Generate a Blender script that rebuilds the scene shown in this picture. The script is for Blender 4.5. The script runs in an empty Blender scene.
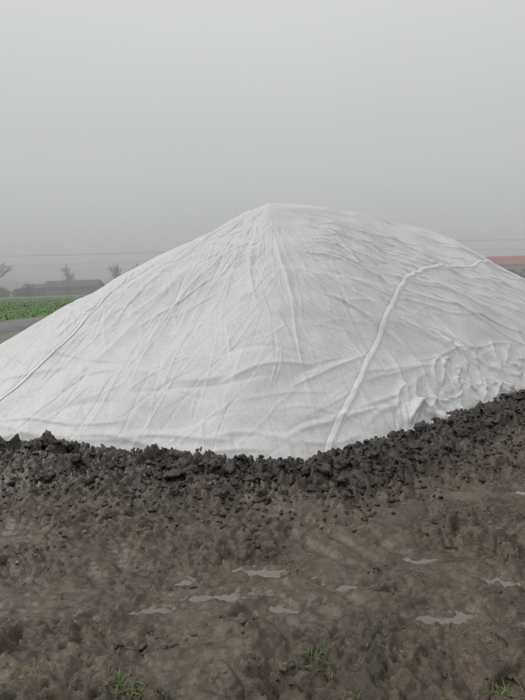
import bpy, math, random
import numpy as np
from mathutils import Vector, Matrix
from mathutils.bvhtree import BVHTree

random.seed(7)
scene = bpy.context.scene
scene.view_settings.view_transform = 'Standard'
scene.view_settings.look = 'None'
scene.view_settings.exposure = 0

# ------------------------------------------------------------ noise
def _hash(ix, iy, iz, seed):
    h = (ix.astype(np.int64)*374761393 + iy.astype(np.int64)*668265263 + iz.astype(np.int64)*2147483647 + seed*974634777) & 0xFFFFFFFF
    h = ((h ^ (h >> 13)) * 1274126177) & 0xFFFFFFFF
    h = ((h ^ (h >> 16)) * 2246822519) & 0xFFFFFFFF
    return (h ^ (h >> 15)) & 0xFFFFFFFF

def noise2(x, y, seed=0):
    ix = np.floor(x); iy = np.floor(y)
    fx = x-ix; fy = y-iy
    ux = fx*fx*fx*(fx*(fx*6-15)+10); uy = fy*fy*fy*(fy*(fy*6-15)+10)
    z = np.zeros_like(ix)
    def g(ax, ay):
        a = _hash(ix+ax, iy+ay, z, seed)/4294967296.0*2*np.pi
        return np.cos(a)*(fx-ax)+np.sin(a)*(fy-ay)
    a = g(0,0)*(1-ux)+g(1,0)*ux
    b = g(0,1)*(1-ux)+g(1,1)*ux
    return (a*(1-uy)+b*uy)*1.5

def worley(x, y, seed=0):
    ix = np.floor(x); iy = np.floor(y); z = np.zeros_like(ix)
    f1 = np.full(x.shape, 9.0); f2 = np.full(x.shape, 9.0); idr = np.zeros(x.shape)
    for ax in (-1, 0, 1):
        for ay in (-1, 0, 1):
            cx, cy = ix+ax, iy+ay
            px = cx+_hash(cx, cy, z, seed)/4294967296.0
            py = cy+_hash(cx, cy, z+1, seed)/4294967296.0
            d = np.hypot(px-x, py-y)
            rv = _hash(cx, cy, z+2, seed)/4294967296.0
            nearer = d < f1
            f2 = np.where(nearer, f1, np.minimum(f2, d))
            idr = np.where(nearer, rv, idr)
            f1 = np.where(nearer, d, f1)
    return f1, f2, idr

def noise3(x, y, z, seed=0):
    ix = np.floor(x); iy = np.floor(y); iz = np.floor(z)
    fx = x-ix; fy = y-iy; fz = z-iz
    f = lambda t: t*t*(3-2*t)
    ux, uy, uz = f(fx), f(fy), f(fz)
    def v(a,b,c): return _hash(ix+a, iy+b, iz+c, seed)/4294967296.0*2-1
    r = 0
    for c, wz in ((0,1-uz),(1,uz)):
        r = r + wz*((v(0,0,c)*(1-ux)+v(1,0,c)*ux)*(1-uy)+(v(0,1,c)*(1-ux)+v(1,1,c)*ux)*uy)
    return r

def sstep(a, b, x):
    t = np.clip((x-a)/(b-a), 0, 1)
    return t*t*(3-2*t)

# ------------------------------------------------------------ helpers
def mesh_obj(name, V, F, mat=None, smooth=True, parent=None):
    V = np.asarray(V, dtype=np.float32).reshape(-1, 3)
    me = bpy.data.meshes.new(name)
    if isinstance(F, np.ndarray):
        n = F.shape[1]
        me.vertices.add(len(V)); me.vertices.foreach_set('co', V.ravel())
        me.loops.add(F.size); me.loops.foreach_set('vertex_index', F.astype(np.int32).ravel())
        me.polygons.add(len(F))
        me.polygons.foreach_set('loop_start', np.arange(0, F.size, n, dtype=np.int32))
        me.polygons.foreach_set('loop_total', np.full(len(F), n, dtype=np.int32))
        me.update(calc_edges=True); me.validate()
    else:
        me.from_pydata([tuple(map(float, v)) for v in V], [], F); me.update()
    if smooth:
        me.polygons.foreach_set('use_smooth', np.ones(len(me.polygons), dtype=bool))
    ob = bpy.data.objects.new(name, me)
    scene.collection.objects.link(ob)
    if mat: me.materials.append(mat)
    if parent: ob.parent = parent
    return ob

def attr(ob, name, arr):
    a = ob.data.attributes.new(name, 'FLOAT', 'POINT')
    a.data.foreach_set('value', np.asarray(arr, dtype=np.float32))

def grid_faces(nr, nc, wrap=False):
    r = np.arange(nr-1)[:, None]; c = np.arange(nc if wrap else nc-1)[None, :]
    c2 = (c+1) % nc
    a = r*nc+c; b = r*nc+c2; d = (r+1)*nc+c2; e = (r+1)*nc+c
    return np.stack([a, b, d, e], -1).reshape(-1, 4)

def new_mat(name):
    m = bpy.data.materials.new(name); m.use_nodes = True
    nt = m.node_tree
    return m, nt, nt.nodes['Principled BSDF']

def tex_noise(nt, vec, scale, detail=6, rough=.55):
    n = nt.nodes.new('ShaderNodeTexNoise')
    n.inputs['Scale'].default_value = scale; n.inputs['Detail'].default_value = detail
    n.inputs['Roughness'].default_value = rough
    nt.links.new(vec, n.inputs['Vector'])
    return n.outputs['Fac']

def ramp(nt, fac, stops):
    r = nt.nodes.new('ShaderNodeValToRGB')
    el = r.color_ramp.elements
    while len(el) < len(stops): el.new(.5)
    for e, (p, c) in zip(el, stops):
        e.position = p; e.color = (*c, 1) if len(c) == 3 else c
    nt.links.new(fac, r.inputs['Fac'])
    return r.outputs['Color']

def mixc(nt, fac, a, b, mode='MIX'):
    m = nt.nodes.new('ShaderNodeMix'); m.data_type = 'RGBA'; m.blend_type = mode
    for sock, v in ((m.inputs[0], fac), (m.inputs[6], a), (m.inputs[7], b)):
        if isinstance(v, (int, float)): sock.default_value = v
        elif isinstance(v, tuple): sock.default_value = (*v, 1)
        else: nt.links.new(v, sock)
    return m.outputs[2]

def math_n(nt, op, a, b=0.0, clamp=False):
    m = nt.nodes.new('ShaderNodeMath'); m.operation = op; m.use_clamp = clamp
    for sock, v in ((m.inputs[0], a), (m.inputs[1], b)):
        if isinstance(v, (int, float)): sock.default_value = v
        else: nt.links.new(v, sock)
    return m.outputs[0]

def attr_n(nt, name):
    a = nt.nodes.new('ShaderNodeAttribute'); a.attribute_name = name
    return a.outputs['Fac']

def bump(nt, h, strength, dist, prev=None):
    b = nt.nodes.new('ShaderNodeBump')
    if isinstance(strength, (int, float)): b.inputs['Strength'].default_value = strength
    else: nt.links.new(strength, b.inputs['Strength'])
    b.inputs['Distance'].default_value = dist
    nt.links.new(h, b.inputs['Height'])
    if prev is not None: nt.links.new(prev, b.inputs['Normal'])
    return b.outputs['Normal']

def objco(nt):
    return nt.nodes.new('ShaderNodeTexCoord').outputs['Object']

def simple_mat(name, c1, c2, scale=3.0, rough=.8, bs=.3, bd=.01):
    m, nt, p = new_mat(name)
    co = objco(nt)
    f = tex_noise(nt, co, scale)
    nt.links.new(ramp(nt, f, [(.3, c1), (.7, c2)]), p.inputs['Base Color'])
    p.inputs['Roughness'].default_value = rough
    nt.links.new(bump(nt, tex_noise(nt, co, scale*8), bs, bd), p.inputs['Normal'])
    return m

# ------------------------------------------------------------ camera
cam = bpy.data.cameras.new('camera'); camo = bpy.data.objects.new('camera', cam)
scene.collection.objects.link(camo); scene.camera = camo
cam.sensor_fit = 'VERTICAL'; cam.sensor_height = 36; cam.lens = 26
cam.clip_end = 6000; cam.clip_start = .05
R = Matrix.Rotation(math.radians(90-7.6), 4, 'X') @ Matrix.Rotation(math.radians(-1.7), 4, 'Z')
camo.matrix_world = Matrix.Translation((0, 0, 1.6)) @ R

# ------------------------------------------------------------ pile
RID = np.array([(.16, 7.75, 2.82), (.72, 8.15, 2.845), (1.5, 8.9, 2.82), (2.87, 10.5, 2.75), (4.3, 12.2, 2.62), (6.6, 14.7, 1.97), (8.6, 16.6, 1.32)])
def ridge_pt(s):
    s = np.clip(s, 0, 5.9999); i = np.floor(s).astype(int); t = (s-i)[:, None]
    g = lambda k: RID[np.clip(k, 0, 6)]
    p0, p1, p2, p3 = g(i-1), g(i), g(i+1), g(i+2)
    return .5*((2*p1)+(-p0+p2)*t+(2*p0-5*p1+4*p2-p3)*t*t+(-p0+3*p1-3*p2+p3)*t**3)
keys = [((-4.75, 5.92), 0), ((-3.8, 5.28), 0), ((-2.74, 4.86), 0), ((-1.2, 4.44), 0), ((-.08, 4.15), 0),
 ((.64, 4.32), .35), ((1.29, 4.68), 1), ((2.19, 5.46), 2), ((3.5, 6.6), 3), ((6.0, 9.2), 4), ((9, 12.8), 5),
 ((11, 15.8), 6), ((11.5, 18.5), 6), ((9.5, 20), 6), ((6, 19), 5), ((1, 16), 4), ((-1.5, 13.5), 3),
 ((-3.8, 11), 1), ((-5.2, 8.0), 0)]
K = np.array([b for b, s in keys], float); KS = np.array([s for b, s in keys]+[0], float)
nK = len(K)
def cr(u):
    i = np.floor(u).astype(int); t = (u-i)[:, None]
    p0, p1, p2, p3 = K[(i-1) % nK], K[i % nK], K[(i+1) % nK], K[(i+2) % nK]
    return .5*((2*p1)+(-p0+p2)*t+(2*p0-5*p1+4*p2-p3)*t*t+(-p0+3*p1-3*p2+p3)*t**3)
def sig(u): return np.interp(np.mod(u, nK), np.arange(nK+1), KS)
us = []
dens = [150, 130, 150, 130, 90, 90, 120, 180, 240, 170, 90, 50, 50, 50, 60, 60, 60, 60, 60]
for i, d in enumerate(dens):
    us.append(i+np.arange(d)/d)
us = np.concatenate(us)
B = cr(us)
sg = sig(us); kk = np.hanning(161); kk /= kk.sum()
sg = np.convolve(np.concatenate([sg[-80:], sg, sg[:80]]), kk, 'valid')
Rg = ridge_pt(sg)
NR = 340
f = np.linspace(0, 1, NR)[:, None]
hipdip = np.exp(-((us-0.0)/.9)**2)+np.exp(-((us-nK)/.9)**2)
bulge = (.078-.050*hipdip)[None, :]
X = B[None, :, 0]*(1-f)+Rg[None, :, 0]*f
Y = B[None, :, 1]*(1-f)+Rg[None, :, 1]*f
Z = Rg[None, :, 2]*(f+bulge*np.sin(np.pi*f)) - .02*(1-f)
Z = Z-.035*sstep(.90, 1.0, f)**2
P = np.stack([X, Y, Z], -1)
n = np.cross(np.roll(P, -1, 1)-np.roll(P, 1, 1), np.gradient(P, axis=0))
n = n/np.maximum(np.linalg.norm(n, axis=-1, keepdims=True), 1e-9)
wt = sstep(.90, .985, f)[..., None]
n = n*(1-wt)+np.array([0, 0, 1.0])*wt
FF = np.broadcast_to(f, X.shape)
topm = 1-sstep(.93, .995, FF)
D = .065*noise3(X*.9, Y*.9, Z*.9, 1)+.028*noise3(X*2.4, Y*2.4, Z*2.4, 2)+.007*noise3(X*6, Y*6, Z*6, 3)

rc = np.random.default_rng(21)
Xf = X; Yf = Y
def crease(p, q, w, amp, bow=0.0, asym=.5):
    p = np.array(p, float); q = np.array(q, float)
    d = q-p; L = np.hypot(*d)
    if L < 1e-3: return
    t = d/L; nn = np.array([-t[1], t[0]])
    pad = 5*w+abs(bow)
    m = (Xf > min(p[0], q[0])-pad) & (Xf < max(p[0], q[0])+pad) & (Yf > min(p[1], q[1])-pad) & (Yf < max(p[1], q[1])+pad)
    rr, cc = np.nonzero(m)
    if len(rr) == 0: return
    x = Xf[rr, cc]-p[0]; y = Yf[rr, cc]-p[1]
    a = (x*t[0]+y*t[1])/L; o = x*nn[0]+y*nn[1]-bow*4*a*(1-a)-.018*np.sin(a*L*5+p[0]*9)*min(1, w*30)
    ww = np.where(o > 0, w, w*asym)
    prof = np.exp(-np.sqrt((o/ww)**2+.06)*1.35)
    tap = np.clip(a/.3, 0, 1)*np.clip((1-a)/.3, 0, 1)*(a > 0)*(a < 1)
    tap = tap*tap*(3-2*tap)
    D[rr, cc] += amp*prof*tap*topm[rr, cc]
pk = RID[0, :2]
def on(u, ff): return cr(np.array([u]))[0]*(1-ff)+ridge_pt(sig(np.array([u])))[0, :2]*ff
for i in range(40):
    u = rc.uniform(-.3, 4.4); f0 = rc.uniform(.45, .97); f1 = rc.uniform(.03, .5)
    crease(on(u, f0), on(u+rc.normal(0, .4), f1), rc.uniform(.02, .06), rc.uniform(.007, .019)*rc.choice([1, 1, -.7]), rc.normal(0, .10), rc.uniform(.3, .9))
for i in range(34):
    p = on(rc.uniform(4, 5.5), rc.uniform(.45, .95)); u1 = rc.uniform(5.3, 9.2)
    crease(p, on(u1, rc.uniform(.08, .6)), rc.uniform(.02, .055), rc.uniform(.008, .022)*rc.choice([1, 1, -.6]), rc.normal(0, .12), rc.uniform(.3, .8))
for i in range(64):
    u0 = rc.uniform(5.3, 9.3); f0 = rc.uniform(.35, .97); du = rc.uniform(.7, 2.0)
    crease(on(u0, f0), on(u0+du, max(.04, f0-rc.uniform(.25, .55))), rc.uniform(.02, .07), rc.uniform(.012, .034)*rc.choice([1, 1, -.6]), rc.normal(0, .12), rc.uniform(.3, .8))
for i in range(1000):
    u0 = rc.uniform(-.3, 9.6); f0 = rc.uniform(.05, .97); p = on(u0, f0)
    if u0 < 4.6:
        ang = math.atan2(*(p-pk)[::-1])+rc.choice([0, .3, .9, -.8])+rc.normal(0, .25)
    else:
        ang = rc.choice([-.25, -.25, .5, -1.2])+rc.normal(0, .18)
    l = rc.uniform(.25, 1.3)
    crease(p, p+l*np.array([math.cos(ang), math.sin(ang)]), rc.uniform(.009, .022), rc.uniform(.003, .0085)*rc.choice([1, 1, -1]), rc.normal(0, .04), rc.uniform(.4, 1))
for i in range(46):
    u0 = rc.uniform(-.4, 7.3); f0 = rc.beta(1.2, 3)*.30+.015; du = rc.uniform(.9, 2.4)
    crease(on(u0, f0), on(u0+du, max(.01, f0+rc.normal(0, .03))), rc.uniform(.02, .05), rc.uniform(.008, .021)*rc.choice([1, 1, -.7]), rc.normal(0, .06), rc.uniform(.3, .8))
for i in range(330):
    u0 = rc.uniform(5.9, 9.8); f0 = rc.uniform(.0, .125)*sstep(5.6, 7.0, u0); p = on(u0, f0)
    ang = rc.choice([.75, .6, .9, .3, 1.3, -.5, 2.2])+rc.normal(0, .2); l = rc.uniform(.15, .7)
    crease(p, p+l*np.array([math.cos(ang), math.sin(ang)]), rc.uniform(.018, .050), rc.uniform(.015, .055)*rc.choice([1, 1, 1, -.6]), rc.normal(0, .05), rc.uniform(.3, .8))
D = D*(1-sstep(.95, 1, FF))+.02*noise3(X*1.5, Y*1.5, Z*0, 9)*sstep(.9, 1, FF)
X = X+n[..., 0]*D; Y = Y+n[..., 1]*D; Z = Z+n[..., 2]*D
Vt = np.stack([X, Y, Z], -1).reshape(-1, 3)
nc = len(us)

mt, nt, p = new_mat('fleece')
co = objco(nt)
big = tex_noise(nt, co, .9, 5, .6); mid = tex_noise(nt, co, 6, 6, .65); fine = tex_noise(nt, co, 240, 3, .6)
fib = tex_noise(nt, co, 38, 5, .7)
c = ramp(nt, big, [(.3, (.57, .575, .58)), (.7, (.69, .693, .695))])
c = mixc(nt, .4, c, ramp(nt, mid, [(.3, (.53, .533, .537)), (.7, (.75, .75, .75))]))
c = mixc(nt, .25, c, ramp(nt, fib, [(.35, (.47, .47, .475)), (.65, (.84, .84, .84))]))
ft = attr_n(nt, 'foot')
dirt = math_n(nt, 'MULTIPLY', math_n(nt, 'POWER', ft, 3.0), ramp(nt, tex_noise(nt, co, 9, 6, .7), [(.50, (0, 0, 0)), (.70, (1, 1, 1))]), clamp=True)
c = mixc(nt, math_n(nt, 'MULTIPLY', dirt, .55), c, (.22, .18, .14))
nt.links.new(c, p.inputs['Base Color'])
p.inputs['Roughness'].default_value = .48
p.inputs['Specular IOR Level'].default_value = .4
b = bump(nt, mid, .25, .02)
b = bump(nt, fib, .35, .004, b)
b = bump(nt, fine, .3, .001, b)
nt.links.new(b, p.inputs['Normal'])
dgf = grid_faces(NR, nc, True)
tarp = mesh_obj('fleece_covered_pile', Vt, dgf, mt)
attr(tarp, 'foot', (1-sstep(0, .16, FF)).ravel())

bvh = BVHTree.FromPolygons([tuple(v) for v in Vt.tolist()], dgf.tolist())
def drape(x, y, dz):
    h = bvh.ray_cast(Vector((x, y, 6)), Vector((0, 0, -1)))
    return (x, y, (h[0].z if h[0] else 0)+dz)
def poly_cr(P, m):
    P = np.array(P, float); P = np.vstack([2*P[0]-P[1], P, 2*P[-1]-P[-2]]); out = []
    for i in range(1, len(P)-2):
        for k in range(m):
            t = k/m; p0, p1, p2, p3 = P[i-1:i+3]
            out.append(.5*((2*p1)+(-p0+p2)*t+(2*p0-5*p1+4*p2-p3)*t*t+(-p0+3*p1-3*p2+p3)*t**3))
    return np.array(out+[P[-2]])
m_tape = simple_mat('white_webbing', (.74, .74, .74), (.80, .80, .80), 30, .4, .3, .002)
m_thread = simple_mat('faded_red_thread', (.34, .23, .21), (.50, .40, .38), 14, .8)
def strip(name, path, off0, off1, dz, mat, ncol):
    c = poly_cr(path, 24)
    kk_ = np.hanning(15); kk_ /= kk_.sum()
    cp = np.vstack([np.repeat(c[:1], 7, 0), c, np.repeat(c[-1:], 7, 0)])
    c = np.stack([np.convolve(cp[:, i], kk_, 'valid') for i in (0, 1)], -1)
    t = np.gradient(c, axis=0); t /= np.linalg.norm(t, axis=1, keepdims=True)
    nn = np.stack([-t[:, 1], t[:, 0]], -1); wig = .005*noise2(np.arange(len(c))*.09, np.zeros(len(c)), 77)
    rows = []
    for j in range(ncol):
        a = j/(ncol-1); o = off0+(off1-off0)*a
        q = c+nn*(o+wig)[:, None]
        rows.append([drape(x, y, 0) for x, y in q])
    A = np.array(rows)
    for j in range(ncol):
        z = A[j, :, 2]; zp = np.concatenate([z[:1].repeat(4), z, z[-1:].repeat(4)]); k9 = np.hanning(11)[1:-1]; k9 /= k9.sum()
        zs = np.convolve(zp, k9, 'valid'); a = j/(ncol-1)
        A[j, :, 2] = np.maximum(zs, z)+(dz*(.35+.65*math.sin(math.pi*a)) if ncol > 3 else dz)
    return mesh_obj(name, A.reshape(-1, 3), grid_faces(ncol, A.shape[1]), mat, True, tarp)
SA = [(.50, 4.26), (.62, 4.50), (.77, 4.74), (.95, 5.04), (1.14, 5.40), (1.39, 5.92), (1.66, 6.5), (1.96, 7.12), (2.33, 7.76), (2.82, 8.42), (3.53, 9.26), (4.28, 10.17), (5.36, 11.98)]
SB = [(-3.15, 5.18), (-2.88, 5.39), (-2.63, 5.6), (-2.36, 5.84), (-2.10, 6.12), (-1.90, 6.44), (-1.74, 6.84), (-1.62, 7.2)]
strip('seam_tape', SA, -.036, .036, .013, m_tape, 7)
strip('seam_thread', SA, -.030, -.026, .015, m_thread, 2)
strip('seam_thread', SA, .025, .029, .015, m_thread, 2)
strip('end_seam_tape', SB, -.018, .018, .009, m_tape, 5)
strip('end_seam_thread', SB, -.026, -.021, .011, m_thread, 2)
strip('end_seam_thread', SB, .019, .023, .012, m_thread, 2)

# ------------------------------------------------------------ ground
def axis(dense0, dense1, step, far, g=1.07):
    a = list(np.arange(dense0, dense1, step))
    s = step; x = a[-1]
    while x < far:
        s *= g; x += s; a.append(x)
    s = step; x = a[0]; pre = []
    while x > -far:
        s *= g; x -= s; pre.append(x)
    return np.array(pre[::-1]+a)
gx = axis(-3.4, 4.4, .012, 2500, 1.055)
gy = axis(1.3, 5.6, .010, 2500, 1.035)
GX, GY = np.meshgrid(gx, gy)
poly = B[np.arange(0, nc, 16)]
def sdist(px, py):
    d = np.full(px.shape, 1e9); ins = np.zeros(px.shape, bool)
    m = len(poly)
    for i in range(m):
        ax, ay = poly[i]; bx, by = poly[(i+1) % m]
        ex, ey = bx-ax, by-ay
        t = np.clip(((px-ax)*ex+(py-ay)*ey)/(ex*ex+ey*ey+1e-12), 0, 1)
        d = np.minimum(d, (px-ax-t*ex)**2+(py-ay-t*ey)**2)
        cnd = (ay > py) != (by > py)
        xi = ax+(py-ay)*ex/(ey if abs(ey) > 1e-12 else 1e-12)
        ins ^= cnd & (px < xi)
    d = np.sqrt(d)
    return np.where(ins, -d, d)

puddles = [(.87,2.74,.09,.04),(1.26,2.52,.10,.045),(.06,2.34,.09,.035),(1.47,3.05,.08,.05),(-.27,2.46,.18,.04),
           (.86,2.22,.14,.05),(-.05,2.67,.10,.04),(-.05,3.22,.06,.035),(-.62,2.36,.12,.03),(1.25,2.2,.12,.045),(.42,2.5,.10,.03),(1.9,3.6,.12,.05),
           (-.95,2.3,.06,.02),(-.12,2.28,.05,.02),(.62,2.42,.05,.02),(.25,2.62,.05,.02),(1.0,2.45,.05,.022),(1.6,2.7,.06,.025),(-.45,2.6,.05,.02),(1.1,3.5,.05,.025),(.5,3.45,.05,.02)]
PL = -.030
def lumps(x, y, seed, dens_):
    f1, f2, rv = worley(x, y, seed)
    return np.sqrt(np.clip(1-(f1/.72)**2, 0, 1))*np.where(rv < dens_, .35+.65*rv/dens_, 0)*sstep(0, .14, f2-f1)
def ground_h(x, y):
    sd = sdist(x, y)
    r = np.hypot(x, y-3)
    near = 1-sstep(9, 26, r)
    wxx = x+.10*noise2(x*2.6, y*2.6, 41)+.035*noise2(x*9, y*9, 141); wyy = y+.10*noise2(x*2.6, y*2.6, 42)+.035*noise2(x*9, y*9, 142)
    smear = np.exp(-((y-(2.42+.10*x))/.34)**2)
    smear = np.maximum(smear, .85*np.exp(-((y-(3.3+.22*x))/.20)**2)*sstep(-1.2, .2, x))
    smear = np.maximum(smear, .8*sstep(-.02, .30, noise2(x*1.0+9, y*1.6, 143)))
    smear = smear*np.clip(.75+1.0*noise2(x*1.8, y*3.0, 43), 0, 1)
    rough = 1-.82*smear
    h = .030*noise2(x*.9, y*1.3, 44)
    h += (.35+.65*rough)*.050*noise2(wxx*2.7, wyy*3.8, 45)
    patch = sstep(-.25, .25, noise2(x*1.6, y*2.2, 48))
    h += rough*(.022+.040*patch)*lumps(wxx*6.0, wyy*7.5, 46, .45)
    h += rough*(.018+.024*patch)*lumps(wxx*12, wyy*15, 47, .5)
    h += rough*(.012+.012*patch)*lumps(wxx*26, wyy*29, 147, .6)
    h -= rough*.028*(1-np.clip(np.abs(noise2(wxx*5, wyy*6, 151))/.10, 0, 1))
    h += (.25+.75*rough)*.014*noise2(x*25, y*28, 49)
    h += (.30+.70*rough)*.009*noise2(x*55, y*58, 50)
    h += smear*.014*noise2(x*2.2, y*17, 52)
    lug = np.maximum(0, np.sin((x*.8+y*.6)*2*np.pi/.19+1.5*noise2(x*2, y*2, 160)))
    h -= .026*lug*sstep(.45, .75, smear)*sstep(-.05, .25, noise2(x*.8+3, y*1.2, 161))
    h = h*near
    h += .05*noise2(x*.05, y*.05, 53)*sstep(10, 40, r)
    wdt = .34+.09*noise2(x*1.2, y*1.2, 54)+.07*sstep(0, -2, x)
    bank = np.exp(-((sd-.27)/wdt)**2)
    hb = .045+.05*noise2(x*1.6, y*1.6, 55)+.03*sstep(-.3, -1.8, x)
    h += bank*(hb+.110*lumps(wxx*5.0, wyy*5.0, 56, .75)+.065*lumps(wxx*10, wyy*10, 57, .7)+.036*lumps(wxx*21, wyy*21, 59, .7)+.020*noise2(x*38, y*38, 58))
    wet = np.zeros_like(h)
    for (px, py, ra, rb) in puddles:
        m_ = (np.abs(x-px) < ra*4.5) & (np.abs(y-py) < rb*4.5)
        if not m_.any(): continue
        xs, ys = x[m_], y[m_]
        q = np.hypot((xs-px)/ra, (ys-py)/rb)+.9*noise2(xs*9, ys*15, 60)+.45*noise2(xs*30, ys*44, 61)
        m = 1-sstep(.9, 2.8, q)
        h[m_] = h[m_]*(1-m)+m*(PL-.010+.024*sstep(.4, 1.7, q)+.012*noise2(xs*22, ys*30, 62)+.007*noise2(xs*60, ys*70, 63))
        wet[m_] = np.maximum(wet[m_], m)
    wet = np.maximum(wet, smear*.85)
    h = np.where(sd < -.25, np.minimum(h, -.04), h)
    return h, sd, bank, wet, smear
H, SD, BK, WET, SM = ground_h(GX, GY)
Vg = np.stack([GX, GY, H], -1)

mm, nt, p = new_mat('soil')
co = objco(nt)
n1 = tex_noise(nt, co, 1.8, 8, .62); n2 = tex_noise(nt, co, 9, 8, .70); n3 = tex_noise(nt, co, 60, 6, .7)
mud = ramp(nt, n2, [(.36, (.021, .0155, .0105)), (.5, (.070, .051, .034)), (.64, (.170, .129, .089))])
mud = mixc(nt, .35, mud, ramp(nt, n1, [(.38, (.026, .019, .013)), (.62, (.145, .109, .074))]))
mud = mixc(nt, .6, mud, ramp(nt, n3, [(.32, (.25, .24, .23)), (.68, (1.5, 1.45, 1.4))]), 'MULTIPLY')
n4 = tex_noise(nt, co, 260, 4, .7)
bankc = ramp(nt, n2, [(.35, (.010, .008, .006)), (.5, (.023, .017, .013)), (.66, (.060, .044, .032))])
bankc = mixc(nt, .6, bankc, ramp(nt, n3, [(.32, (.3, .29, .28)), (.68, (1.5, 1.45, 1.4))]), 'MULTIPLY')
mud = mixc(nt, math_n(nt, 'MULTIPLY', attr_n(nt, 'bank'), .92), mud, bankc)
mud = mixc(nt, math_n(nt, 'MULTIPLY', attr_n(nt, 'wet'), .5), mud, mixc(nt, n2, (.080, .060, .041), (.175, .136, .098)))
green = ramp(nt, tex_noise(nt, co, 1.2, 8, .7), [(.3, (.085, .110, .040)), (.5, (.095, .180, .050)), (.7, (.14, .225, .075))])
verge = ramp(nt, tex_noise(nt, co, 4, 8, .7), [(.3, (.075, .065, .038)), (.55, (.085, .095, .040)), (.7, (.13, .115, .07))])
mud = mixc(nt, attr_n(nt, 'verge'), mud, verge)
mud = mixc(nt, attr_n(nt, 'field'), mud, green)
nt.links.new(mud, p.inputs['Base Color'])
rr = ramp(nt, n3, [(.35, (.16,)*3), (.65, (.50,)*3)])
rr2 = mixc(nt, attr_n(nt, 'wet'), rr, ramp(nt, n3, [(.38, (.05,)*3), (.66, (.26,)*3)]))
rr3 = mixc(nt, attr_n(nt, 'field'), rr2, (.95, .95, .95))
nt.links.new(rr3, p.inputs['Roughness'])
p.inputs['Specular IOR Level'].default_value = .6
dry = math_n(nt, 'SUBTRACT', 1.0, math_n(nt, 'MULTIPLY', attr_n(nt, 'wet'), .65))
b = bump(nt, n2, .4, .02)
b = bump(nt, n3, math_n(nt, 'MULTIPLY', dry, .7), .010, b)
b = bump(nt, n4, math_n(nt, 'MULTIPLY', dry, .3), .002, b)
nt.links.new(b, p.inputs['Normal'])
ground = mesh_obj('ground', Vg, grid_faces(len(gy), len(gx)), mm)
RX = 0.03
def road_x(y): return -9.6+RX*(y-18)
edge = GX-road_x(GY)
nz = noise2(GX*.8, GY*.8, 70)
field = (1-sstep(-4.3, -3.7, edge+.3*nz))
far = sstep(24, 34, np.hypot(GX, GY-2)+3*nz)
field = np.maximum(field, far)
verge = (1-sstep(1.2, 3.2, edge+1.2*nz))
attr(ground, 'bank', BK.ravel()); attr(ground, 'wet', WET.ravel())
attr(ground, 'verge', verge.ravel()); attr(ground, 'field', field.ravel())

def gz(x, y):
    x = np.atleast_1d(np.asarray(x, float)); y = np.atleast_1d(np.asarray(y, float))
    return ground_h(x, y)[0]

# ------------------------------------------------------------ road
mr, nt, p = new_mat('asphalt')
co = objco(nt)
c = ramp(nt, tex_noise(nt, co, 1.5, 8, .6), [(.3, (.085, .084, .082)), (.7, (.15, .148, .142))])
nt.links.new(c, p.inputs['Base Color']); p.inputs['Roughness'].default_value = .45
nt.links.new(bump(nt, tex_noise(nt, co, 80), .3, .004), p.inputs['Normal'])
ry = np.concatenate([np.arange(-300, 0, 10), np.arange(0, 60, .5), np.arange(60, 900, 6)])
rv = []
for off, dz in ((-3.4, -.12), (-3.1, .035), (-1.6, .06), (-.1, .035), (.2, -.12)):
    x = road_x(ry)+off+.06*noise2(ry*.5, ry*0+off, 71)
    rv.append(np.stack([x, ry, gz(road_x(ry)-1.5, ry)*1.0+dz+.03], -1))
rv = np.stack(rv, 0)
mesh_obj('road', rv.reshape(-1, 3), grid_faces(5, len(ry))[:, ::-1], mr)

# ------------------------------------------------------------ clods
def ico(sub):
    import bmesh
    bm = bmesh.new(); bmesh.ops.create_icosphere(bm, subdivisions=sub, radius=1)
    v = np.array([x.co[:] for x in bm.verts]); fc = np.array([[q.index for q in x.verts] for x in bm.faces]); bm.free()
    return v, fc
def clods(name, pos, size, sub, mat, seed):
    v, fc = ico(sub); nv = len(v); n_ = len(pos)
    r = np.random.default_rng(seed)
    ang = r.uniform(0, 2*np.pi, n_)
    sc = np.stack([r.uniform(.7, 1.7, n_), r.uniform(.6, 1.2, n_), r.uniform(.45, .9, n_)], -1)
    off = r.uniform(-50, 50, (n_, 1, 3))
    q = v[None]*1.0+off
    nn = .50*noise3(q[..., 0]*1.5, q[..., 1]*1.5, q[..., 2]*1.5, 5)-.45*np.abs(noise3(q[..., 0]*2.6, q[..., 1]*2.6, q[..., 2]*2.6, 6))
    if sub >= 3: nn += .22*noise3(q[..., 0]*5.5, q[..., 1]*5.5, q[..., 2]*5.5, 7)
    w = v[None]*(1.12+nn[..., None])
    w = w*sc[:, None]*size[:, None, None]
    c_, s_ = np.cos(ang)[:, None], np.sin(ang)[:, None]
    x = w[..., 0]*c_-w[..., 1]*s_; y = w[..., 0]*s_+w[..., 1]*c_
    tl = r.uniform(-.6, .6, n_)[:, None]
    y2 = y*np.cos(tl)-w[..., 2]*np.sin(tl); z2 = y*np.sin(tl)+w[..., 2]*np.cos(tl)
    W = np.stack([x, y2, z2], -1)+pos[:, None]
    Fa = (fc[None]+(np.arange(n_)*nv)[:, None, None]).reshape(-1, 3)
    return mesh_obj(name, W.reshape(-1, 3), Fa, mat)
mc, nt, p = new_mat('clod_soil')
co = objco(nt)
n2 = tex_noise(nt, co, 9, 6, .70); n3 = tex_noise(nt, co, 60, 6, .7)
c = ramp(nt, n2, [(.35, (.011, .0085, .0065)), (.5, (.026, .019, .0145)), (.66, (.068, .050, .036))])
c = mixc(nt, .6, c, ramp(nt, n3, [(.32, (.3, .29, .28)), (.68, (1.5, 1.45, 1.4))]), 'MULTIPLY')
nt.links.new(c, p.inputs['Base Color'])
nt.links.new(ramp(nt, n3, [(.35, (.12,)*3), (.65, (.42,)*3)]), p.inputs['Roughness'])
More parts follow.
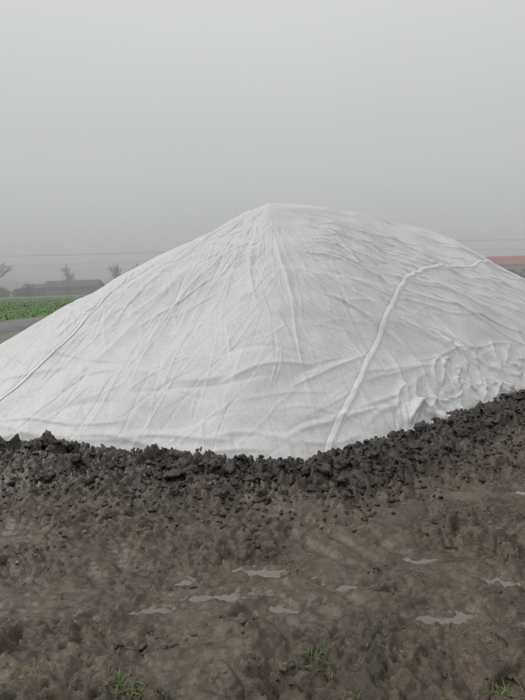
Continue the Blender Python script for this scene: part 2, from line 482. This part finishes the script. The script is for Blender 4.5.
p.inputs['Specular IOR Level'].default_value = .65
b = bump(nt, n2, .6, .03); b = bump(nt, n3, .6, .012, b); b = bump(nt, tex_noise(nt, co, 220, 4, .7), .2, .002, b)
nt.links.new(b, p.inputs['Normal'])

def bank_points(n_, u0, u1, d0, d1, seed):
    r = np.random.default_rng(seed)
    uu = r.uniform(u0, u1, n_); c0 = cr(uu); c1 = cr(uu+.01)
    t = c1-c0; t /= np.linalg.norm(t, axis=1, keepdims=True)
    nrm = np.stack([t[:, 1], -t[:, 0]], -1)
    d = d0+(d1-d0)*r.beta(1.4, 1.8, n_)
    return c0+nrm*d[:, None]
r = np.random.default_rng(3)
q = bank_points(600, -.2, 9.5, -.02, .78, 1); sz = .020+.065*r.beta(1.2, 3.0, len(q))
clods('mud_clods', np.stack([q[:, 0], q[:, 1], np.maximum(gz(q[:, 0], q[:, 1]), 0)-sz*.15], -1), sz, 3, mc, 11)
q = bank_points(5000, -.2, 9.5, -.08, 1.1, 2); sz = .006+.020*r.beta(1.2, 3, len(q))
clods('mud_crumbs', np.stack([q[:, 0], q[:, 1], gz(q[:, 0], q[:, 1])+sz*.2], -1), sz, 2, mc, 12)
q = np.stack([r.uniform(-3, 4, 9000), r.uniform(1.2, 6, 9000)], -1)
hh, sd_, bk_, wt_, sm_ = ground_h(q[:, 0], q[:, 1])
k = (sd_ > .3) & (r.uniform(size=len(q)) > .2+.75*sm_+.5*(wt_ > .5)) & (noise2(q[:, 0]*1.5, q[:, 1]*1.5, 90) > -.2)
q = q[k]; sz = .004+.030*r.beta(1, 5, len(q))
clods('soil_lumps', np.stack([q[:, 0], q[:, 1], hh[k]+sz*.1], -1), sz, 2, mm, 13)

# ------------------------------------------------------------ puddles
mw, nt, p = new_mat('muddy_water')
co = objco(nt)
nt.links.new(ramp(nt, tex_noise(nt, co, 8), [(.3, (.070, .056, .042)), (.7, (.12, .097, .075))]), p.inputs['Base Color'])
p.inputs['Roughness'].default_value = .02; p.inputs['IOR'].default_value = 1.45
p.inputs['Specular IOR Level'].default_value = 1.0
p.inputs['Coat Weight'].default_value = 1.0; p.inputs['Coat Roughness'].default_value = .01
nt.links.new(bump(nt, tex_noise(nt, co, 25, 2), .05, .004), p.inputs['Normal'])
for i, (px, py, ra, rb) in enumerate(puddles):
    th = np.linspace(0, 2*np.pi, 40, endpoint=False)
    z = PL+.0004*(i % 7)-.001
    v = [(px, py, z)]+[(px+ra*2.1*math.cos(t), py+rb*2.1*math.sin(t), z) for t in th]
    mesh_obj('puddle', v, [(0, 1+j, 1+(j+1) % 40) for j in range(40)], mw)

# ------------------------------------------------------------ grass tufts
mg, nt, p = new_mat('grass_blade')
co = objco(nt)
nt.links.new(ramp(nt, tex_noise(nt, co, 12), [(.3, (.055, .10, .022)), (.6, (.12, .18, .04)), (.75, (.22, .21, .08))]), p.inputs['Base Color'])
p.inputs['Roughness'].default_value = .55
def blades(name, items, mat):
    V = []; F = []
    for (x, y, z, l, w, az, lean) in items:
        dx, dy = math.cos(az), math.sin(az); sx, sy = -dy*w, dx*w
        b0 = len(V)
        for k in range(5):
            t = k/4; o = lean*l*t**1.7; zz = z+l*t*(1-.45*lean*t); ww = (1-t**1.6)*1.0+.04
            V.append((x+dx*o+sx*ww, y+dy*o+sy*ww, zz)); V.append((x+dx*o-sx*ww, y+dy*o-sy*ww, zz+.15*w))
        for k in range(4):
            F.append((b0+2*k, b0+2*k+1, b0+2*k+3, b0+2*k+2))
    return mesh_obj(name, V, np.array(F), mat)
tufts = [(.16,1.96,16,.06),(.20,1.90,9,.05),(-.62,1.87,14,.05),(-.55,1.80,10,.05),(-.25,1.88,8,.03),(-1.09,2.44,8,.03),(.98,2.07,7,.03),
         (.88,1.76,12,.05),(.15,2.65,7,.035),(.14,2.8,5,.03),(-.45,1.8,9,.04),(.42,1.98,4,.03),(-.7,2.9,4,.02),(-1.5,3.3,5,.03),(.3,1.72,6,.04),
         (1.9,2.6,6,.04),(-1.0,1.95,7,.04),(.95,1.66,12,.05),(-.38,3.95,9,.05),(.98,4.2,10,.06),(1.3,4.3,8,.06),(-.62,4.05,7,.05),(-1.9,2.2,12,.05),(-.9,3.6,4,.03),(.55,3.3,4,.02)]
for j in range(26):
    tufts.append((random.uniform(-1.6, 1.7), random.uniform(1.6, 3.3), random.choice([2, 3, 4]), random.uniform(.015, .03)))
it = []
for (x, y, k, l) in tufts:
    for j in range(int(k*2.6)):
        it.append((x+random.gauss(0, .030), y+random.gauss(0, .024), l, random.uniform(.4, 1.2)*l, random.uniform(.0016, .004), random.uniform(0, 6.28), random.uniform(.4, 1.5)))
for j in range(220):
    it.append((random.uniform(-1.6, 1.8), random.uniform(1.5, 3.2), .02, random.uniform(.01, .03), random.uniform(.0015, .003), random.uniform(0, 6.28), random.uniform(.5, 1.5)))
zz = gz([i[0] for i in it], [i[1] for i in it])
it = [(a[0], a[1], float(z)-.004, a[3], a[4], a[5], a[6]) for a, z in zip(it, zz)]
blades('grass_tufts', it, mg)
ms = simple_mat('straw_scrap', (.10, .075, .04), (.30, .25, .15), 20, .7)
it = []
for j in range(420):
    it.append((random.uniform(-2.6, 3), random.uniform(1.3, 5.2), random.uniform(.01, .04), random.uniform(.0008, .002), random.uniform(0, 6.28)))
zz = gz([i[0] for i in it], [i[1] for i in it]); V = []; F = []
for (x, y, l, w, az), z in zip(it, zz):
    dx, dy = math.cos(az), math.sin(az); b0 = len(V); z = float(z)+.006
    for t in (0, .5, 1):
        bx = x+dx*l*t+.2*l*(t-t*t)*dy; by = y+dy*l*t
        V += [(bx-dy*w, by+dx*w, z+.003*t), (bx+dy*w, by-dx*w, z+.003*t+.001)]
    F += [(b0, b0+1, b0+3, b0+2), (b0+2, b0+3, b0+5, b0+4)]
mesh_obj('straw_scraps', V, np.array(F), ms)
mst = simple_mat('pebble', (.16, .13, .09), (.36, .30, .21), 25, .6)
q = np.stack([r.uniform(-1.6, 2.2, 70), r.uniform(1.5, 4, 70)], -1); sz = .003+.008*r.beta(1, 3, 70)
clods('pebbles', np.stack([q[:, 0], q[:, 1], gz(q[:, 0], q[:, 1])+sz*.4], -1), sz, 2, mst, 14)

# ------------------------------------------------------------ crop in field
mcp, nt, p = new_mat('crop_leaf')
co = objco(nt)
nt.links.new(ramp(nt, tex_noise(nt, co, .8, 6), [(.3, (.065, .13, .034)), (.55, (.12, .205, .058)), (.75, (.18, .25, .095))]), p.inputs['Base Color'])
p.inputs['Roughness'].default_value = .7
nL = 42000
cy = 16+84*r.uniform(size=nL)**1.5; cx = road_x(cy)-4-r.uniform(size=nL)*(.62*cy+4)
cz = gz(cx, cy)
az = r.uniform(0, 2*np.pi, nL); l = r.uniform(.05, .13, nL)*(1+cy/140); w = l*.35; up = r.uniform(.15, .6, nL)
dx, dy = np.cos(az), np.sin(az)
Vc = np.stack([np.stack([cx-dy*w*.3, cy+dx*w*.3, cz], -1), np.stack([cx+dx*l*.6-dy*w, cy+dy*l*.6+dx*w, cz+l*up*.8], -1),
               np.stack([cx+dx*l, cy+dy*l, cz+l*up], -1), np.stack([cx+dx*l*.6+dy*w, cy+dy*l*.6-dx*w, cz+l*up*.7], -1)], 1)
mesh_obj('crop_plants', Vc.reshape(-1, 3), np.arange(nL*4).reshape(-1, 4), mcp)

# ------------------------------------------------------------ bare trees
mb = simple_mat('bark', (.050, .042, .035), (.10, .085, .07), 3, .9)
def tube(V, F, a, b, ra, rb, k=5):
    a = np.array(a); b = np.array(b); d = b-a; d = d/np.linalg.norm(d)
    u = np.cross(d, [0, 0, 1.0]);
    if np.linalg.norm(u) < .05: u = np.array([1., 0, 0])
    u /= np.linalg.norm(u); w = np.cross(d, u); b0 = len(V)
    for c_, rr_ in ((a, ra), (b, rb)):
        for i in range(k):
            t = 2*math.pi*i/k; V.append(c_+(u*math.cos(t)+w*math.sin(t))*rr_)
    for i in range(k):
        F.append((b0+i, b0+(i+1) % k, b0+k+(i+1) % k, b0+k+i))
def tree(x, y, h, spread, seed, depth=6):
    rd = random.Random(seed); V = []; F = []
    def br(p, d, l, rad, lev):
        n_ = 3 if lev < 2 else 2
        for s in range(n_):
            d2 = (d+np.array([rd.gauss(0, .12), rd.gauss(0, .12), rd.gauss(.03, .06)])); d2 /= np.linalg.norm(d2)
            q_ = p+d2*l/n_; r2 = rad*(1-.3/n_)
            tube(V, F, p, q_, rad, r2, 6 if lev < 2 else 3); p = q_; d = d2; rad = r2
            if lev < depth and (s > 0 or lev > 0):
                for _ in range(rd.choice((1, 2))):
                    a = rd.uniform(0, 6.28); e = rd.uniform(.5, .95)*spread
                    nd = d*math.cos(e)+np.array([math.cos(a), math.sin(a), .15])*math.sin(e); nd /= np.linalg.norm(nd)
                    br(p, nd, l*rd.uniform(.55, .75), max(rad*.6, .03), lev+1)
        if lev < depth:
            br(p, d, l*.65, rad*.8, lev+1)
    br(np.array([x, y, -.2]), np.array([0, 0, 1.]), h*.42, h*.024, 0)
    return mesh_obj('bare_tree', np.array(V), np.array(F), mb)
tree(-49, 130, 7.8, 1.1, 1, 4); tree(-37.2, 128, 7.5, .85, 2, 4); tree(-34.0, 135, 7.0, .8, 3, 4)
tree(-62, 118, 9, 1.0, 4, 4); tree(-70, 125, 7.5, 1.0, 5, 4); tree(-30, 140, 5.5, .9, 6, 4); tree(62, 150, 7, .9, 8, 4)

def leafmass(name, cxs, mat, n_, leaf, seed):
    r_ = np.random.default_rng(seed); idx = r_.integers(0, len(cxs), n_); c_ = np.array(cxs)[idx]
    dd = r_.normal(size=(n_, 3)); dd /= np.linalg.norm(dd, axis=1, keepdims=True); rad = r_.uniform(size=(n_, 1))**.4
    p_ = c_[:, :3]+dd*rad*c_[:, 3:6]; p_[:, 2] = np.maximum(p_[:, 2], .05)
    a = r_.normal(size=(n_, 3)); b_ = r_.normal(size=(n_, 3))
    a = a/np.linalg.norm(a, axis=1, keepdims=True)*leaf; b_ = b_/np.linalg.norm(b_, axis=1, keepdims=True)*leaf
    V = np.stack([p_-a, p_-b_*.6, p_+a, p_+b_*.6], 1)
    return mesh_obj(name, V.reshape(-1, 3), np.arange(n_*4).reshape(-1, 4), mat)
mh = simple_mat('hedge_foliage', (.035, .045, .022), (.085, .085, .05), .6, .9)
rs = random.Random(5)
cl = []
for i in range(60):
    x = -95+i*1.15; s = rs.uniform(.6, 1.3)*(1.4 if x < -52 else .8)
    cl.append((x, (115 if x < -52 else 127)+rs.uniform(-3, 3), s*.8, 1.6, 1.6, s))
leafmass('hedge', cl, mh, 26000, .22, 1)
cl = []
for i in range(160):
    x = -260+i*3.6; s = rs.uniform(2.0, 5.0)
    cl.append((x, 300+rs.uniform(-10, 10), s*.7, 4, 4, s))
leafmass('distant_treeline', cl, mh, 40000, .7, 2)
cl = []
for i in range(30):
    x = 40+i*1.6; s = rs.uniform(.7, 1.4)
    cl.append((x, 104+rs.uniform(-2, 2), s*.8, 1.6, 1.6, s))
leafmass('shrub_row', cl, mh, 15000, .22, 3)

# ------------------------------------------------------------ buildings
def box(name, x0, x1, y0, y1, z0, z1, mat, parent):
    V = [(x, y, z) for z in (z0, z1) for y in (y0, y1) for x in (x0, x1)]
    F = [(0, 2, 3, 1), (4, 5, 7, 6), (0, 1, 5, 4), (1, 3, 7, 5), (3, 2, 6, 7), (2, 0, 4, 6)]
    return mesh_obj(name, V, F, mat, False, parent)
def gable(name, x0, x1, y0, y1, z0, z1, mat, parent, ov=.4, th=.18):
    ym = (y0+y1)/2; sl = (z1-z0)/((y1-y0)/2)
    x0 -= ov; x1 += ov; y0 -= ov; y1 += ov; zz_ = z0-ov*sl
    V = []
    for x in (x0, x1):
        V += [(x, y0, zz_), (x, ym, z1), (x, y1, zz_), (x, y1, zz_+th), (x, ym, z1+th), (x, y0, zz_+th)]
    F = [(0, 1, 4, 5), (1, 2, 3, 4), (6, 11, 10, 7), (7, 10, 9, 8)]
    F += [(i, (i+1) % 6, (i+1) % 6+6, i+6) for i in range(6)]
    return mesh_obj(name, V, F, mat, False, parent)
def gable_wall(name, x, x2, y0, y1, z0, z1, mat, parent):
    ym = (y0+y1)/2
    V = [(x, y0, z0), (x, y1, z0), (x, ym, z1), (x2, y0, z0), (x2, y1, z0), (x2, ym, z1)]
    return mesh_obj(name, V, [(0, 2, 1), (3, 4, 5), (0, 1, 4, 3), (1, 2, 5, 4), (2, 0, 3, 5)], mat, False, parent)
def building(name, x0, x1, y0, y1, eave, ridge_, wallm, roofm, wins, doors, chim=None, winh=(1.0, 2.1)):
    e = bpy.data.objects.new(name, None); scene.collection.objects.link(e)
    box('walls', x0, x1, y0, y1, -.2, eave, wallm, e)
    gable_wall('gables', x0, x1, y0, y1, eave, ridge_-.05, wallm, e)
    gable('roof', x0, x1, y0, y1, eave+.02, ridge_, roofm, e)
    for i, (wx_, ww) in enumerate(wins):
        box(f'window_frame_{i}', wx_-.08, wx_+ww+.08, y0-.06, y0-.002, winh[0]-.08, winh[1]+.08, m_frame, e)
        box(f'window_{i}', wx_, wx_+ww, y0-.075, y0-.062, winh[0], winh[1], m_glass, e)
    for i, (dx_, dw, dh) in enumerate(doors):
        box(f'door_{i}', dx_, dx_+dw, y0-.07, y0-.003, 0, dh, m_door, e)
    if chim:
        box('chimney', chim-.3, chim+.3, (y0+y1)/2-.3, (y0+y1)/2+.3, ridge_-.3, ridge_+.6, wallm, e)
    return e
m_frame = simple_mat('white_paint', (.6, .6, .6), (.75, .75, .75), 3, .5)
m_glass, nt_, p_ = new_mat('window_glass'); p_.inputs['Base Color'].default_value = (.03, .035, .04, 1); p_.inputs['Roughness'].default_value = .1
m_door = simple_mat('door_wood', (.05, .035, .025), (.09, .06, .04), 4, .6)
m_brick = simple_mat('dull_render', (.13, .105, .09), (.22, .18, .155), .8, .9)
m_tile = simple_mat('dark_tiles', (.055, .048, .045), (.10, .085, .078), 1.2, .8)
m_red = simple_mat('red_tiles', (.26, .07, .05), (.36, .11, .08), .6, .8)
m_lite = simple_mat('light_render', (.33, .33, .32), (.45, .45, .43), .6, .9)
building('farmhouse', -50.5, -38.6, 119, 125, 2.0, 3.3, m_brick, m_tile, [(-49.5, .8), (-47.0, .8), (-43.2, .8), (-40.6, .8)], [(-45.2, .9, 1.9)], -46, winh=(.95, 1.7))
building('farm_shed', -55.0, -51.2, 120, 125, 1.7, 2.6, m_brick, m_tile, [(-53.9, .7)], [(-52.6, .9, 1.65)], winh=(.9, 1.4))
building('red_roofed_barn', 55.5, 92, 118, 130, 4.0, 6.0, m_lite, m_red, [(57+i*3.2, 2.0) for i in range(11)], [(89.5, 1.6, 2.4)], winh=(1.8, 3.1))

# ------------------------------------------------------------ power line
m_pole = simple_mat('pole_timber', (.08, .065, .05), (.14, .12, .10), 2, .9)
m_wire = simple_mat('wire', (.05, .05, .05), (.08, .08, .08), 2, .6)
pl = bpy.data.objects.new('power_line', None); scene.collection.objects.link(pl)
poles = [(-78, 104), (24, 100), (125, 96)]
for i, (x, y) in enumerate(poles):
    V = []; F = []; tube(V, F, (x, y, -.3), (x, y, 9), .16, .10, 8); tube(V, F, (x, y-1.0, 8.6), (x, y+1.0, 8.6), .07, .07, 6); tube(V, F, (x, y-.7, 6.8), (x, y+.7, 6.8), .06, .06, 6)
    mesh_obj(f'pole_{i}', np.array(V), np.array(F), m_pole, True, pl)
V = []; F = []
for (a, b_) in zip(poles[:-1], poles[1:]):
    for (oy, z0) in ((-.9, 8.75), (.9, 8.75), (-.6, 6.95)):
        pr = None
        for k in range(25):
            t = k/24; q_ = (a[0]+(b_[0]-a[0])*t, a[1]+(b_[1]-a[1])*t+oy, z0-1.0*4*t*(1-t)*.6)
            if pr: tube(V, F, pr, q_, .012, .012, 4)
            pr = q_
mesh_obj('wires', np.array(V), np.array(F), m_wire, True, pl)

# ------------------------------------------------------------ mist volume
mv = bpy.data.materials.new('mist'); mv.use_nodes = True; nt = mv.node_tree; nt.nodes.clear()
o = nt.nodes.new('ShaderNodeOutputMaterial'); vs = nt.nodes.new('ShaderNodeVolumeScatter')
vs.inputs['Density'].default_value = .0085; vs.inputs['Color'].default_value = (1, 1, 1, 1)
nt.links.new(vs.outputs[0], o.inputs['Volume'])
box('mist', -500, 500, 45, 420, -1, 12, mv, None)

# ------------------------------------------------------------ world + sun
w = bpy.data.worlds.new('World'); scene.world = w; w.use_nodes = True
nt = w.node_tree; bg = nt.nodes['Background']
SE, SR = math.radians(44), math.radians(-80)
sky = nt.nodes.new('ShaderNodeTexSky'); sky.sky_type = 'NISHITA'; sky.sun_disc = False
sky.sun_elevation = SE; sky.sun_rotation = SR; sky.dust_density = 5; sky.air_density = 1
tc = nt.nodes.new('ShaderNodeTexCoord')
sep = nt.nodes.new('ShaderNodeSeparateXYZ'); nt.links.new(tc.outputs['Generated'], sep.inputs[0])
cn = tex_noise(nt, tc.outputs['Generated'], 1.6, 4, .5)
ee = math_n(nt, 'ADD', sep.outputs['Z'], math_n(nt, 'MULTIPLY', math_n(nt, 'SUBTRACT', cn, .5), .12))
over = ramp(nt, ee, [(0, (.53, .537, .54)), (.10, (.53, .538, .541)), (.28, (.585, .592, .592)), (.5, (.70, .705, .705)), (1, (1.0, 1.0, 1.0))])
hs = nt.nodes.new('ShaderNodeHueSaturation'); hs.inputs['Saturation'].default_value = .15; nt.links.new(sky.outputs[0], hs.inputs['Color'])
sk = mixc(nt, 1.0, hs.outputs[0], (.07, .07, .07), 'MULTIPLY')
nt.links.new(mixc(nt, .08, over, sk), bg.inputs['Color']); bg.inputs['Strength'].default_value = 1.0
sl = bpy.data.lights.new('sun', 'SUN'); so = bpy.data.objects.new('sun', sl); scene.collection.objects.link(so)
sl.energy = 1.0; sl.angle = math.radians(18); sl.color = (1, .98, .95)
dirv = Vector((math.sin(SR)*math.cos(SE), math.cos(SR)*math.cos(SE), math.sin(SE)))
so.rotation_euler = dirv.to_track_quat('Z', 'Y').to_euler()
